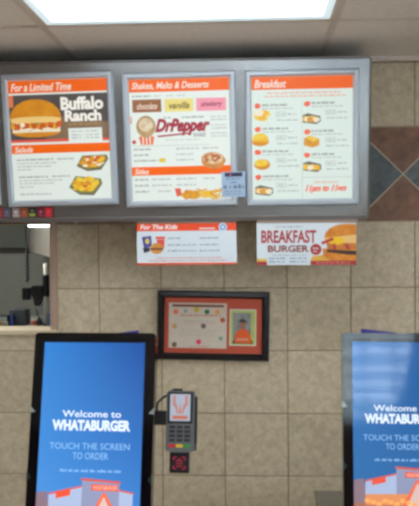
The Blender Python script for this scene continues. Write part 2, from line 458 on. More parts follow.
q.rect(.59, .405, .93, .515, W_, 12); q.rect(.75, .42, .753, .51, LGR, 13)
for v in (.43, .46, .485): q.lines(.62, .73, v, GR, .014, 13); q.lines(.77, .9, v, GR, .014, 13)
q.rect(0, .49, .59, .513, ink((238, 96, 80), LIT), 11); q.rect(.93, .49, 1, .513, ink((238, 96, 80), LIT), 11)
q.build('sandwich_picture', s1)
q = Print(*P1, -.009)
q.lines(.05, .42, .655, DG, .016); q.lines(.46, .64, .655, DG, .014)
for v, e in ((.685, .45), (.712, .4), (.738, .2)): q.lines(.05, e, v, GR, .013)
q.build('small_print', s1); q = Print(*P1, -.009)
q.lines(.06, .36, .80, DG, .016); q.lines(.40, .58, .80, DG, .013)
for v, e in ((.83, .5), (.855, .42), (.885, .2)): q.lines(.06, e, v, GR, .013)
q.lines(.06, .38, .945, GR, .018)
q.build('small_print', s1)
q = Print(*P1, -.009)
dish(q, .815, .685, .165, .085, [fry, redf, mayo, fry, egg])
q.build('salad_picture', s1)
q = Print(*P1, -.009); dish(q, .735, .875, .17, .10, [yel, egg, redf, fry, yel], rot=-.05); q.build('salad_picture', s1)

# --- panel 2
p2 = panel(-.3184, .0235, .5043, .5966, IW, .5425, R_(.75), 'middle lit menu panel listing shakes and sides')
s2 = sheet(p2, IW, .5425); P2 = (IW, .5425)
header(P2, s2, 'Shakes, Malts & Desserts', .80); header(P2, s2, 'Sides', .175, .715, .787)
q = Print(*P2, -.009)
for u0, u1, c, tc, tx in ((.03, .32, (160, 104, 66), (245, 225, 205), 'chocolate'), (.355, .64, (243, 224, 130), (120, 96, 40), 'vanilla'), (.67, .965, (250, 158, 176), (150, 40, 70), 'strawberry')):
    q.rect(u0, .165, u1, .268, ink(c, LIT), 2); q.text(tx, u0+.045, .192, u1-.04, .245, ink(tc, LIT), 3, bold=.02, shear=.35)
q.build('flavour_blocks', s2)
q = Print(*P2, -.009); wine = ink((172, 38, 62), LIT)
q.text('DrPepper', .25, .325, .80, .465, wine, 3, bold=.05, shear=.35)
q.poly([(.27, .462), (.6, .44), (.62, .452), (.28, .475)], wine, 3)
q.text('SHAKE', .63, .445, .755, .478, DG, 3, bold=.01)
q.lines(.34, .41, .315, DG, .014); q.lines(.52, .74, .315, DG, .016); q.lines(.35, .7, .498, LGR, .01)
q.build('shake_lettering', s2)
q = Print(*P2, -.009)
q.poly([(.07, .39), (.25, .39), (.225, .535), (.105, .535)], ink((250, 246, 238), LIT), 2)
q.poly([(.083, .465), (.238, .465), (.225, .535), (.105, .535)], ink((240, 112, 60), LIT), 3)
for u in (.12, .155, .19): q.poly([(u, .465), (u+.014, .465), (u+.012, .535), (u+.002, .535)], ink((250, 246, 238), LIT), 4)
q.oval(.16, .385, .098, .09, ink((205, 172, 122), LIT, c2=(160, 122, 80), scale=40), 5)
q.oval(.16, .372, .072, .055, ink((240, 226, 196), LIT, c2=(190, 150, 105), scale=60), 6)
q.rect(.005, .3, .02, .36, ink((240, 150, 110), LIT), 2); q.oval(.035, .51, .02, .016, ink((200, 50, 50), LIT), 3)
q.build('shake_picture', s2)
q = Print(*P2, -.009)
q.lines(.03, .22, .137, DG, .014); q.lines(.25, .32, .137, LGR, .012); q.lines(.37, .44, .137, LGR, .012); q.lines(.48, .56, .137, LGR, .012)
q.build('small_print', s2); q = Print(*P2, -.009)
for v in (.315, .34, .385, .41, .45, .475): q.lines(.81, .97, v, LGR if int(v*1000) % 2 else GR, .012)
q.build('small_print', s2); q = Print(*P2, -.009)
q.rect(.02, .543, .8, .546, LGR, 2)
for v, e in ((.57, .2), (.617, .18), (.663, .27)): q.lines(.03, e, v, DG, .016); q.lines(.455, .68 if v < .6 else .63, v, GR, .015)
q.lines(.72, .88, .57, GR, .015); q.rect(.285, .648, .345, .68, ink((235, 205, 40), LIT), 2)
q.build('small_print', s2); q = Print(*P2, -.009)
for v in (.82, .87, .92):
    q.lines(.03, .17, v, DG, .015); q.lines(.2, .4, v, GR, .014) if v < .9 else q.lines(.26, .4, v, GR, .014)
    if v < .9: q.lines(.45, .65, v, GR, .014)
q.lines(.72, .84, .82, GR, .014)
q.build('small_print', s2)
q = Print(*P2, -.009)
q.blob(.825, .675, .125, .07, ink((226, 160, 90), LIT, c2=(190, 110, 50), scale=40), 3, j=.06); q.oval(.825, .66, .1, .046, ink((245, 222, 180), LIT, c2=(205, 130, 70), scale=50), 4)
for i in range(11): q.blob(.825+random.uniform(-.07, .07), .655+random.uniform(-.025, .025), .028, .008, ink((186, 104, 56), LIT), 5+i % 2, rot=random.uniform(-.9, .3))
q.build('cinnamon_roll_picture', s2)
q = Print(*P2, -.009)
for i in range(12): q.blob(.52+.014*i*(.9), .955+.018*math.sin(i*2.3), .035, .018, fry, 3+i % 3, rot=i)
q.poly([(.43, .90), (.49, .90), (.5, .96), (.45, .97)], ink((235, 100, 80), LIT), 2)
for i in range(26):
    a = random.uniform(-.6, .6); u, v = .79+random.uniform(-.1, .1), .945+random.uniform(-.03, .03); c, s_ = math.cos(a)*.05, math.sin(a)*.04
    q.poly([(u-c, v-s_), (u+c, v+s_), (u+c, v+s_+.012), (u-c, v-s_+.012)], (yel, egg, fry)[i % 3], 2+i % 5)
q.build('fries_picture', s2)

# --- panel 3
p3 = panel(.2265, .0246, .5016, .5983, IW, .5437, R_(.36), 'right-hand lit menu panel, pale green, listing breakfast items')
mint = ink((230, 243, 234), LIT)
s3 = sheet(p3, IW, .5437, mint); P3 = (IW, .5437)
header(P3, s3, 'Breakfast', .345)
q = Print(*P3, -.009); orr = ink((246, 150, 110), LIT); rd = ink((250, 112, 80), LIT)
q.lines(.16, .88, .132, orr, .014); q.lines(.13, .93, .158, orr, .014)
q.rect(.498, .19, .501, .99, LGR, 1); q.rect(.5, .82, .99, .823, LGR, 1)
for x, rows_ in ((.03, (.235, .425, .61, .815)), (.52, (.225, .45, .64))):
    for v in rows_:
        q.build('small_print', s3); q = Print(*P3, -.009)
        q.blob(x+.03, v, .032, .022, rd, 2, j=.12); q.lines(x+.075, x+.33 if x < .3 else x+.3, v-.008, DG, .02); q.lines(x+.075, x+.38, v+.02, GR, .011)
        q.rect(x+.21, v+.05, x+.31, v+.088, LGR, 2); q.rect(x+.214, v+.054, x+.306, v+.084, mint, 3)
        q.lines(x+.225, x+.30, v+.068, GR, .014, 4); q.lines(x+.325, x+.42, v+.068, GR, .014); q.lines(x+.22, x+.30, v+.115, GR, .014); q.lines(x+.315, x+.44, v+.115, GR, .014)
q.build('small_print', s3)
def plate_pic(kind, u, v):
    q = Print(*P3, -.009)
    if kind == 'eggs':
        for i in range(9): q.blob(u+random.uniform(-.07, .07), v+random.uniform(-.025, .025), .045, .028, (yel, egg, mayo)[i % 3], 2+i)
    elif kind == 'bun':
        q.oval(u-.015, v+.02, .085, .035, bun, 2); q.rect(u-.09, v, u+.06, v+.022, egg, 3); q.oval(u-.015, v, .08, .05, yel, 4, 180, 360)
    elif kind == 'biscuit':
        q.blob(u, v, .08, .045, bun, 2, j=.06); q.oval(u-.01, v-.012, .065, .03, yel, 3)
    elif kind == 'sandwich':
        q.poly([(u-.085, v+.03), (u-.08, v-.03), (u-.02, v-.05), (u+.07, v-.02), (u+.07, v+.03), (u, v+.05)], fry, 2); q.poly([(u-.06, v-.03), (u-.01, v-.045), (u+.06, v-.015), (u+.01, v+.002)], yel, 3)
    else:
        q.poly([(u-.09, v-.03), (u-.04, v-.045), (u+.085, v-.02), (u+.09, v+.02), (u+.05, v+.045), (u-.09, v+.03)], tray, 2)
        for i in range(6): q.blob(u-.06+.021*i, v+.004*(i % 3), .035, .022, (yel, egg, mayo, fry)[(i+(kind == 'tray')) % 4], 3+i % 3)
    q.build('food_picture', s3)
for kd, u, v in (('eggs', .115, .315), ('bun', .1, .505), ('biscuit', .1, .71), ('tray', .12, .925), ('tray', .595, .345), ('sandwich', .6, .53), ('tray2', .6, .735)): plate_pic(kd, u, v)
q = Print(*P3, -.009)
q.lines(.62, .86, .862, orr, .014); q.text('11pm to 11am', .53, .885, .94, .953, rd, 3, bold=.05, shear=.35)
q.build('hours_lettering', s3)
# --- panel cut by the frame
p0 = panel(-1.405, .033, .5034, .593, IW, .538, R_(1.1), 'lit menu panel of which only a bottom sliver shows beside the chicken burger panel')
s0 = sheet(p0, IW, .538); q = Print(IW, .538, -.009); q.rect(.002, .002, .998, .105, OR); q.build('header_band', s0)

# price card hanging over a frame corner
cardm = mat('pale_blue_card', (160, 182, 205), .5, noise=.06, scale=30)
q = Print(.107, .113, -.0285)
b = MB(); b.box(-.0535, .0535, -.0285, -.0265, -.0565, .0565, cardm)
card = b.build('price_card', None, MBX @ RM(0, 0, R_(-1), (-.0805, 0, -.178)))
tag(card, 'small pale blue card stuck over the lower right corner of the middle menu panel', 'card')
dkb = mat('card_dark_ink', (44, 46, 70), .5); mdb = mat('card_blue_ink', (88, 104, 142), .5)
q.rect(.14, .03, .88, .19, dkb, 2); q.rect(.33, .07, .42, .15, mat('card_pink_ink', (180, 90, 120), .5), 3)
q.lines(.2, .8, .27, mdb, .07); q.lines(.38, .66, .41, mdb, .06)
for u0, u1 in ((.08, .2), (.33, .37), (.5, .68), (.70, .92)): q.lines(u0, u1, .58, dkb, .15)
for v in (.76, .86): q.lines(.12, .88, v, mdb, .045)
q.build('lettering', card)

# square stickers on the bottom rail
for x, c, c2, lab in ((-1.158, (150, 40, 48), (220, 120, 120), 'red square drink sticker at the cut edge'), (-1.121, (84, 82, 94), (130, 130, 150), 'dark grey square drink sticker'),
                      (-1.079, (150, 132, 132), (226, 216, 214), 'pale grey square drink sticker with a white mark'), (-1.042, (150, 76, 58), (205, 120, 60), 'orange brown square drink sticker'),
                      (-1.004, (40, 44, 42), (150, 165, 60), 'black square drink sticker with a green mark'), (-.965, (112, 22, 44), (180, 120, 140), 'dark maroon square drink sticker with a pale mark'),
                      (-.928, (190, 36, 46), (220, 90, 90), 'bright red square drink sticker, rightmost of the row')):
    b = MB(); b.box(-.0165, .0165, -.0080, -.0064, -.0225, .0225, mat('sticker_%d_%d' % c[:2], c, .35), bev=.0004, seg=1)
    o = b.build('drink_sticker', None, MBX @ Matrix.Translation((x, 0, -.297)))
    tag(o, lab+', low on the menu board', 'sticker', 'drink stickers under the menu panels')
    q = Print(.033, .045, -.0080); im = mat('stickerink_%d_%d' % c[:2], c2, .4)
    if c[0] == 40: q.rect(.1, .6, .9, .9, im, 2); q.oval(.5, .33, .14, .08, mat('sticker_white', (160, 160, 150), .4), 2)
    else: q.oval(.5, .45, .2, .1, im, 2, rot=-.3); q.rect(.2, .75, .8, .80, im, 2)
    q.build('drink_logo', o)
# dark channel that carries them
b = MB(); b.box(-1.9, -.905, -.0064, .004, -.3215, -.273, mat('sticker_channel', (70, 62, 60), .45, metal=.3)); b.build('sticker_channel', board)

# hanging signs -----------------------------------------------------------------
paper = mat('sign_card', (214, 222, 226), .45)
def hang_sign(name, cx, cz, w_, h_, label, roll):
    mx = RM(R_(.5), 0, roll, (cx, -.262, E+cz))
    b = MB(); b.box(-w_/2, w_/2, -.002, .002, -h_/2, h_/2, paper); o = b.build(name, None, mx)
    tag(o, label, 'sign', 'signs hanging under the menu board')
    b = MB(); b.box(-w_/2, w_/2, -.005, .006, h_/2-.004, h_/2+.016, mat('clip_strip', (150, 128, 112), .4)); b.build('clip_strip', o)
    return o
kw, kh = .4555, .193
kids = hang_sign('hanging_sign', -.2985, -.0435, kw, kh, 'hanging sign with an orange header and small meal pictures, under the middle menu panel', R_(-.1))
orp = mat('sign_orange', (236, 74, 28), .45); dgp = mat('sign_grey_ink', (96, 104, 112), .5); rdp = mat('sign_red_ink', (214, 92, 80), .5); wtp = mat('sign_white_ink', (240, 240, 236), .5)
q = Print(kw, kh, -.002)
q.rect(0, 0, 1, .2, orp); q.text('For The Kids', .035, .05, .41, .16, wtp, 2, bold=.03, shear=.2); q.rect(.63, .135, .785, .16, wtp, 2)
q.oval(.865, .12, .043, .1, mat('sign_badge_pale', (190, 214, 234), .5), 3); q.oval(.865, .12, .03, .07, mat('sign_badge_blue', (110, 160, 212), .5), 4); q.oval(.865, .12, .012, .03, wtp, 5)
q.rect(0, .955, 1, 1, orp, 2); q.build('header_band', kids)
q = Print(kw, kh, -.002)
for v in (.37, .53, .67): q.lines(.31, .44 if v < .4 else .6, v, dgp, .035); q.lines(.63, .83, v, dgp, .035)
q.build('small_print', kids); q = Print(kw, kh, -.002)
q.lines(.2, .86, .835, rdp, .03); q.lines(.12, .9, .9, rdp, .028); q.build('small_print', kids)
q = Print(kw, kh, -.002); pur = mat('sign_purple', (74, 66, 150), .5)
q.poly([(.05, .34), (.145, .31), (.15, .56), (.07, .6)], pur, 2); q.oval(.105, .44, .022, .07, mat('sign_yellow', (220, 200, 90), .5), 3); q.poly([(.06, .6), (.13, .58), (.13, .68), (.07, .72)], mat('sign_black', (50, 48, 56), .5), 2)
q.rect(.19, .33, .285, .39, mat('sign_red', (226, 80, 66), .5), 2); q.poly([(.2, .4), (.28, .4), (.275, .6), (.21, .6)], mat('sign_red', (226, 80, 66), .5), 2)
q.oval(.2, .60, .062, .12, mat('sign_bun', (226, 152, 60), .5, noise=.25, scale=60), 4, 180, 360); q.rect(.135, .6, .265, .65, mat('sign_patty', (110, 60, 36), .5), 4); q.oval(.2, .65, .06, .09, mat('sign_bun', (226, 152, 60), .5), 3, 0, 180)
q.build('meal_picture', kids)
bw, bh = .4485, .195
bf = hang_sign('hanging_sign', .246, -.0475, bw, bh, 'hanging sign with red BREAKFAST BURGER lettering and a burger, under the right menu panel', R_(.15))
q = Print(bw, bh, -.002); br = mat('sign_brick_red', (172, 44, 44), .5); bd = mat('sign_brown_red', (138, 62, 48), .5)
q.text('BREAKFAST', .045, .19, .60, .49, br, 2, bold=.03); q.text('BURGER', .11, .54, .525, .70, bd, 2, bold=.035)
q.lines(.19, .46, .11, dgp, .025); q.lines(.16, .5, .77, dgp, .02); q.build('headline', bf)
q = Print(bw, bh, -.002)
for v in (.84, .92): q.lines(.12, .29, v, mat('sign_blue_ink', (110, 124, 160), .5), .04); q.lines(.33, .5, v, mat('sign_blue_ink', (110, 124, 160), .5), .04)
q.build('small_print', bf); q = Print(bw, bh, -.002)
q.rect(0, .92, .1, 1, br, 2); q.rect(0, .85, .1, .92, mat('sign_mustard', (226, 190, 92), .5), 2); q.rect(.54, .905, 1, 1, br, 9)
q.lines(.6, .94, .95, mat('sign_pink_ink', (226, 150, 140), .5), .035, 10); q.build('small_print', bf)
q = Print(bw, bh, -.002); sb = mat('sign_big_bun', (226, 146, 40), .5, c2=(200, 112, 24), scale=25); sp = mat('sign_bun_pale', (236, 190, 120), .5)
q.poly([(.54, .905), (.56, .8), (.68, .76), (1, .7), (1, .905)], mat('sign_gold', (230, 176, 70), .5, noise=.15, scale=18), 1)
q.poly([(.68, .38), (.69, .26), (.73, .16), (.79, .09), (.86, .055), (.93, .05), (1, .07), (1, .4)], sb, 3)
q.poly([(.68, .38), (1, .3), (1, .5), (.70, .5)], sp, 4); q.poly([(.66, .62), (1, .6), (1, .905), (.74, .905), (.67, .8)], sb, 2)
q.poly([(.71, .64), (1, .68), (1, .77), (.9, .76), (.70, .70)], mat('sign_char_patty', (74, 46, 38), .5, noise=.4, scale=80), 5); q.poly([(.70, .48), (1, .5), (1, .64), (.71, .62)], mat('sign_fried', (216, 130, 50), .5, noise=.3, scale=70), 5)
q.oval(.80, .44, .085, .09, mat('sign_yolk', (244, 196, 24), .5), 6); q.poly([(.645, .47), (.76, .36), (.78, .42), (.66, .53)], mat('sign_bacon', (190, 62, 48), .5), 7); q.poly([(.76, .52), (.79, .5), (.8, .64), (.77, .66)], mat('sign_bacon', (190, 62, 48), .5), 7)
q.poly([(.88, .5), (.92, .52), (.94, .66), (.9, .64)], mat('sign_bacon', (190, 62, 48), .5), 7)
q.build('burger_picture', bf)
q = Print(bw, bh, -.002); q.oval(.595, .64, .056, .13, br, 8); q.lines(.565, .625, .61, paper, .05, 9); q.lines(.57, .62, .68, paper, .04, 9); q.build('price_badge', bf)

# ------------------------------------------------------------------ framed notice
FR = RM(0, 0, R_(1.15), (-.193, -.0005, E-.4495))
black = mat('black_frame_lacquer', (7, 8, 14), .3)
fr = empty('picture_frame', mx=FR)
tag(fr, 'wide black picture frame with a rust red mat, hanging on the tiled wall', 'picture frame')
m = MB(); t = bmesh.new(); loops = []
a, b, c, d = .274, .169, .238, .135
for (px, pz, y) in ((a, b, 0), (a, b, -.018), (a-.006, b-.006, -.026), (c+.012, d+.012, -.03), (c+.004, d+.004, -.02), (c, d, -.014), (c, d, 0)):
    loops.append([t.verts.new((sx*px, y, sz*pz)) for sx, sz in ((-1, -1), (1, -1), (1, 1), (-1, 1))])
for p, qq in zip(loops, loops[1:]+loops[:1]):
    for k in range(4): t.faces.new((p[k], p[(k+1) % 4], qq[(k+1) % 4], qq[k]))
m.merge(t, black); m.build('frame_moulding', fr)
m = MB(); m.box(-c, c, -.008, -.001, -d, d, mat('rust_mat', (190, 82, 56), .7, noise=.1, scale=12)); m.build('mat_board', fr)
cream = mat('certificate_paper', (206, 194, 178), .6, noise=.05, scale=20)
m = MB(); m.box(-.142, .142, -.0095, -.0082, -.1105, .1105, cream)
ct = m.build('certificate', fr, Matrix.Translation((-.0755, 0, -.0005)))
q = Print(.284, .221, -.0095)
cb = mat('cert_brown', (122, 70, 56), .6); cr = mat('cert_red', (196, 96, 84), .6); cg = mat('cert_grey', (150, 140, 132), .6)
q.rect(.06, .035, .95, .09, cb)
for u, v, rr, cc in ((.12, .2, .045, (240, 120, 96)), (.29, .18, .035, (150, 160, 172)), (.48, .15, .045, (196, 180, 36)), (.66, .19, .043, (36, 120, 76)), (.84, .19, .042, (232, 156, 70)),
                 (.10, .52, .045, (205, 150, 90)), (.60, .51, .045, (120, 96, 96)), (.93, .37, .045, (180, 90, 60)), (.52, .86, .045, (222, 40, 110)), (.90, .78, .035, (120, 160, 140)), (.1, .93, .045, (110, 92, 60))):
    q.oval(u, v, rr, rr*1.28, mat('cert_dot_%d_%d' % cc[:2], cc, .6), 2)
q.lines(.2, .9, .27, cr, .045); q.lines(.28, .8, .4, cg, .018); q.lines(.28, .8, .45, cr, .015)
q.build('certificate_print', ct); q = Print(.284, .221, -.0095)
for v in (.6, .66, .72): q.lines(.2, .82, v, cg, .014)
q.lines(.36, .7, .96, cr, .03); q.build('certificate_lines', ct)
m = MB(); m.box(-.0645, .0645, -.0095, -.0082, -.089, .089, mat('photo_border', (212, 210, 190), .6))
ph = m.build('photo', fr, Matrix.Translation((.1455, 0, -.0065)))
q = Print(.129, .178, -.0095)
q.rect(.04, .03, .96, .97, mat('photo_green', (176, 190, 104), .6, noise=.12, scale=30)); q.rect(.13, .1, .8, .95, mat('photo_grey', (150, 152, 150), .6, noise=.5, scale=55), 2)
q.poly([(.2, .93), (.17, .84), (.26, .62), (.4, .54), (.6, .54), (.74, .62), (.84, .84), (.82, .93)], mat('photo_orange', (224, 92, 34), .6), 4)
q.rect(.12, .86, .88, .95, mat('photo_dark', (58, 50, 48), .6), 3); q.oval(.49, .42, .12, .13, mat('photo_skin', (150, 104, 84), .6), 5); q.oval(.49, .36, .14, .1, mat('photo_hat', (70, 62, 66), .6), 6, 180, 360)
q.poly([(.28, .8), (.7, .8), (.72, .85), (.26, .86)], mat('photo_arms', (206, 150, 120), .6), 5); q.build('photo_print', ph)

# ------------------------------------------------------------------ hatch and kitchen
cream_t = mat('cream_ledge', (206, 190, 160), .5, noise=.12, scale=12)
m = MB(); m.box(-2.4, OPX+.03, -.025, .165, E-.49, E-.468, cream_t, bev=.004); tag(m.build('trim_2'), kind='structure')
jm = mat('jamb_metal', (172, 146, 128), .45, metal=.15)
m = MB(); m.box(OPX-.006, OPX+.030, -.014, .16, E-.468, OPZ1-.0, jm, bev=.002); tag(m.build('trim_3'), kind='structure')
kp = mat('kitchen_wall_tile', (146, 147, 138), .5, noise=.1, scale=6)
for nm_, x0, x1, y0 in (('wall_kitchen_back', -3.6, 1.0, 2.6), ('wall_kitchen_left', -3.7, -3.6, .15), ('wall_kitchen_right', 1.0, 1.1, .15)):
    m = MB(); m.box(x0, x1, y0, 2.7, 0, CEIL, kp); tag(m.build(nm_), kind='structure')
sm = mat('soffit_paint', (96, 100, 92), .6, noise=.1, scale=5)
m = MB(); m.box(-3.6, -1.73, 2.5, 2.6, E-.1, CEIL, sm); tag(m.build('trim_4'), kind='structure')
m = MB(); m.prism([(-1.74, 2.6), (-1.72, 2.2), (-1.04, .3), (-.6, .3), (-.6, 2.6)], E-.128, CEIL, mat('soffit_side', (150, 142, 132), .6, noise=.08, scale=6), axis='z')
tag(m.build('trim_5'), kind='structure')
m = MB(); m.box(-3.59, .99, .152, 1.0, E-.54, E-.503, mat('kitchen_counter_steel', (130, 134, 132), .35, metal=.6), bev=.003)
m.box(-3.58, .98, .2, .98, .1, E-.54, mat('counter_front', (110, 112, 110), .4, metal=.5)); m.box(-3.57, .97, .25, .95, 0, .1, black)
tag(m.build('kitchen_counter'), 'long steel worktop behind the serving hatch', 'counter')
CT = E-.503
sl = empty('strip_light', (-1.2, .62, E+.06))
tag(sl, 'short white strip light glowing at the top of the serving hatch', 'light')
m = MB(); m.box(-.075, .068, -.03, .03, -.003, .02, mat('strip_body', (190, 194, 194), .4), bev=.003); m.build('housing', sl)
m = MB(); m.box(-.07, .063, -.035, .025, -.012, -.003, mat('strip_tube', (235, 245, 245), .4, emit=7), bev=.002); m.build('tube', sl)
m = MB(); m.tube([(0, 0, .02), (0, 0, .45)], .006, mat('strip_rod', (120, 120, 118), .4)); 
m.tube([(.05, 0, .02), (.05, 0, .45)], .006, mat('strip_rod', (120, 120, 118), .4)); m.build('hanger', sl)
# unseen ceiling lamp added to light the kitchen, hidden above
kl = empty('ceiling_light', (-2.1, .62, CEIL)); tag(kl, 'unseen ceiling light added to brighten the kitchen behind the hatch', 'ceiling light')
m = MB(); m.box(-.5, .5, -.28, .28, -.012, -.002, mat('kitchen_fill_diffuser', (240, 244, 240), .4, emit=20)); m.build('diffuser', kl)
m = MB(); m.box(-.52, .52, -.3, .3, -.006, 0, mat('light_frame_white', (205, 200, 190), .4)); m.build('light_frame', kl)
# drop cord with socket box
cb_ = mat('black_rubber', (28, 28, 34), .5)
dc = empty('drop_cord', (-1.278, .6, CEIL)); tag(dc, 'black coiled power cord hanging in the hatch with a socket box at its end', 'power cord')
m = MB(); pts = [(-.005, .0, -.004), (-.012, .0, -.35), (-.008, 0, -.9)]; 
pts += [(-.005+.007*math.cos(k*.9), .007*math.sin(k*.9), -.9-.006*k*.5) for k in range(70)]; m.tube(pts, .0055, cb_, 6); m.build('cord', dc)
m = MB(); m.box(-.034, .012, -.02, .02, -.845-.365, -.845-.295, mat('socket_box_black', (24, 26, 38), .4), bev=.006); m.build('socket_box', dc)
# drink mixer
mx_ = empty('drink_mixer', (-1.165, .5, CT)); tag(mx_, 'black drink mixer with a white column standing on the hatch worktop', 'drink mixer')
wh = mat('mixer_white', (225, 220, 206), .4); nb = mat('mixer_black', (20, 22, 32), .35)
m = MB(); m.lathe([(.012, .01), (.012, .345)], (.014, .0, 0), wh); m.build('column', mx_)
m = MB(); m.lathe([(.017, .16), (.018, .165), (.018, .278), (.016, .283)], (.014, .0, 0), nb); m.build('sleeve', mx_)
m = MB(); m.prism([(-.062, .222), (.0, .222), (.0, .152), (-.012, .15), (-.022, .11), (-.045, .11), (-.05, .16), (-.062, .165)], -.03, .03, nb, bev=.004); m.build('motor_head', mx_)
m = MB(); m.lathe([(.004, .05), (.01, .09), (.014, .115), (.008, .12)], (-.035, 0, 0), mat('mixer_chrome', (190, 195, 205), .2, metal=1)); m.build('spindle', mx_)
m = MB(); m.box(-.05, .045, -.04, .04, 0, .012, nb, bev=.004); m.build('base', mx_)
m = MB(); m.box(-.049, .046, -.05, .05, 0, .09, mat('grey_appliance', (92, 96, 98), .4, metal=.3, noise=.1, scale=30), bev=.006)
ap = m.build('toaster', None, Matrix.Translation((-1.305, .52, CT))); tag(ap, 'low grey toaster-like box on the hatch worktop left of the mixer', 'appliance')
m = MB(); m.box(-.03, .03, -.03, .03, .088, .0925, mat('appliance_slot', (30, 32, 36), .5)); m.box(-.035, -.01, -.052, -.049, .03, .07, mat('appliance_panel', (48, 52, 58), .4)); m.build('slot', ap)
m = MB(); m.lathe([(.012, 0), (.017, .045), (.018, .046)], (0, 0, 0), mat('cup_paper', (228, 206, 190), .5)); m.lathe([(.0135, .014), (.0165, .034)], (0, 0, 0), mat('cup_orange', (220, 96, 50), .5))
tag(m.build('paper_cup', None, Matrix.Translation((-1.193, .40, CT))), 'small white and orange paper cup in front of the drink mixer', 'cup')
m = MB(); m.lathe([(.014, 0), (.015, .035), (.008, .048), (.008, .06)], (0, 0, 0), mat('jar_dark', (40, 42, 48), .3))
tag(m.build('dark_jar', None, Matrix.Translation((-1.158, .38, CT))), 'dark little jar beside the paper cup on the hatch worktop', 'jar')
m = MB(); m.box(-.012, .012, -.02, .02, 0, .075, mat('blue_carton', (120, 140, 176), .5), bev=.002)
tag(m.build('carton', None, Matrix.Translation((-1.115, .45, CT))), 'pale blue carton against the right end of the hatch', 'carton')
m = MB(); m.lathe([(.009, 0), (.009, .05), (.004, .062), (.004, .075)], (0, 0, 0), mat('blue_bottle', (70, 90, 170), .35))
tag(m.build('blue_bottle', None, Matrix.Translation((-1.318, .41, CT))), 'small blue bottle left of the grey box in the hatch', 'bottle')
for x, h, c, lb in ((-1.352, .03, (196, 190, 176), 'low white tub'), (-1.385, .034, (190, 160, 60), 'yellow tub'), (-1.42, .03, (60, 56, 60), 'black tub')):
    m = MB(); m.lathe([(.013, 0), (.0155, h*.9), (.0165, h*.9), (.0165, h)], (0, 0, 0), mat('tub_%d' % c[0], c, .4))
    tag(m.build('food_tub', None, Matrix.Translation((x, .4, CT))), lb+' at the left edge of the hatch worktop', 'tub', 'tubs at the hatch')
sh = MB(); sh.box(-1.46, -1.337, .37, .44, .0, .004, nb); sh.box(-1.345, -1.341, .37, .44, .0, .062, nb); sh.box(-1.46, -1.337, .37, .44, .058, .062, nb)
tag(sh.build('tub_rack', None, Matrix.Translation((0, .035, CT))), 'black wire shelf over the tubs at the left edge of the hatch', 'rack')

# ------------------------------------------------------------------ order kiosks
def screen_mat(name, tl, tr, bl, br_, st):
    m = bpy.data.materials.new(name); m.use_nodes = True; nt = m.node_tree; b = nt.nodes['Principled BSDF']; L = nt.links.new
    tc = nt.nodes.new('ShaderNodeTexCoord'); sp = nt.nodes.new('ShaderNodeSeparateXYZ'); L(tc.outputs['Generated'], sp.inputs[0])
    def ramp(a, c):
        r = nt.nodes.new('ShaderNodeValToRGB'); r.color_ramp.elements[0].color = lin(a); r.color_ramp.elements[1].color = lin(c); L(sp.outputs['X'], r.inputs[0]); return r
    top, bot = ramp(tl, tr), ramp(bl, br_)
    mx = nt.nodes.new('ShaderNodeMix'); mx.data_type = 'RGBA'; L(sp.outputs['Z'], mx.inputs[0]); L(bot.outputs[0], mx.inputs[6]); L(top.outputs[0], mx.inputs[7])
    L(mx.outputs[2], b.inputs['Emission Color']); b.inputs['Emission Strength'].default_value = st
    b.inputs['Base Color'].default_value = (.01, .012, .02, 1); b.inputs['Roughness'].default_value = .06
    return m
kblack = mat('kiosk_black', (8, 9, 14), .07)
kstand = mat('kiosk_stand_metal', (52, 52, 56), .4, metal=.5)
SW, SH = .336, .597
def px(c, l=1.0): return ink(c, l, spec=.5)
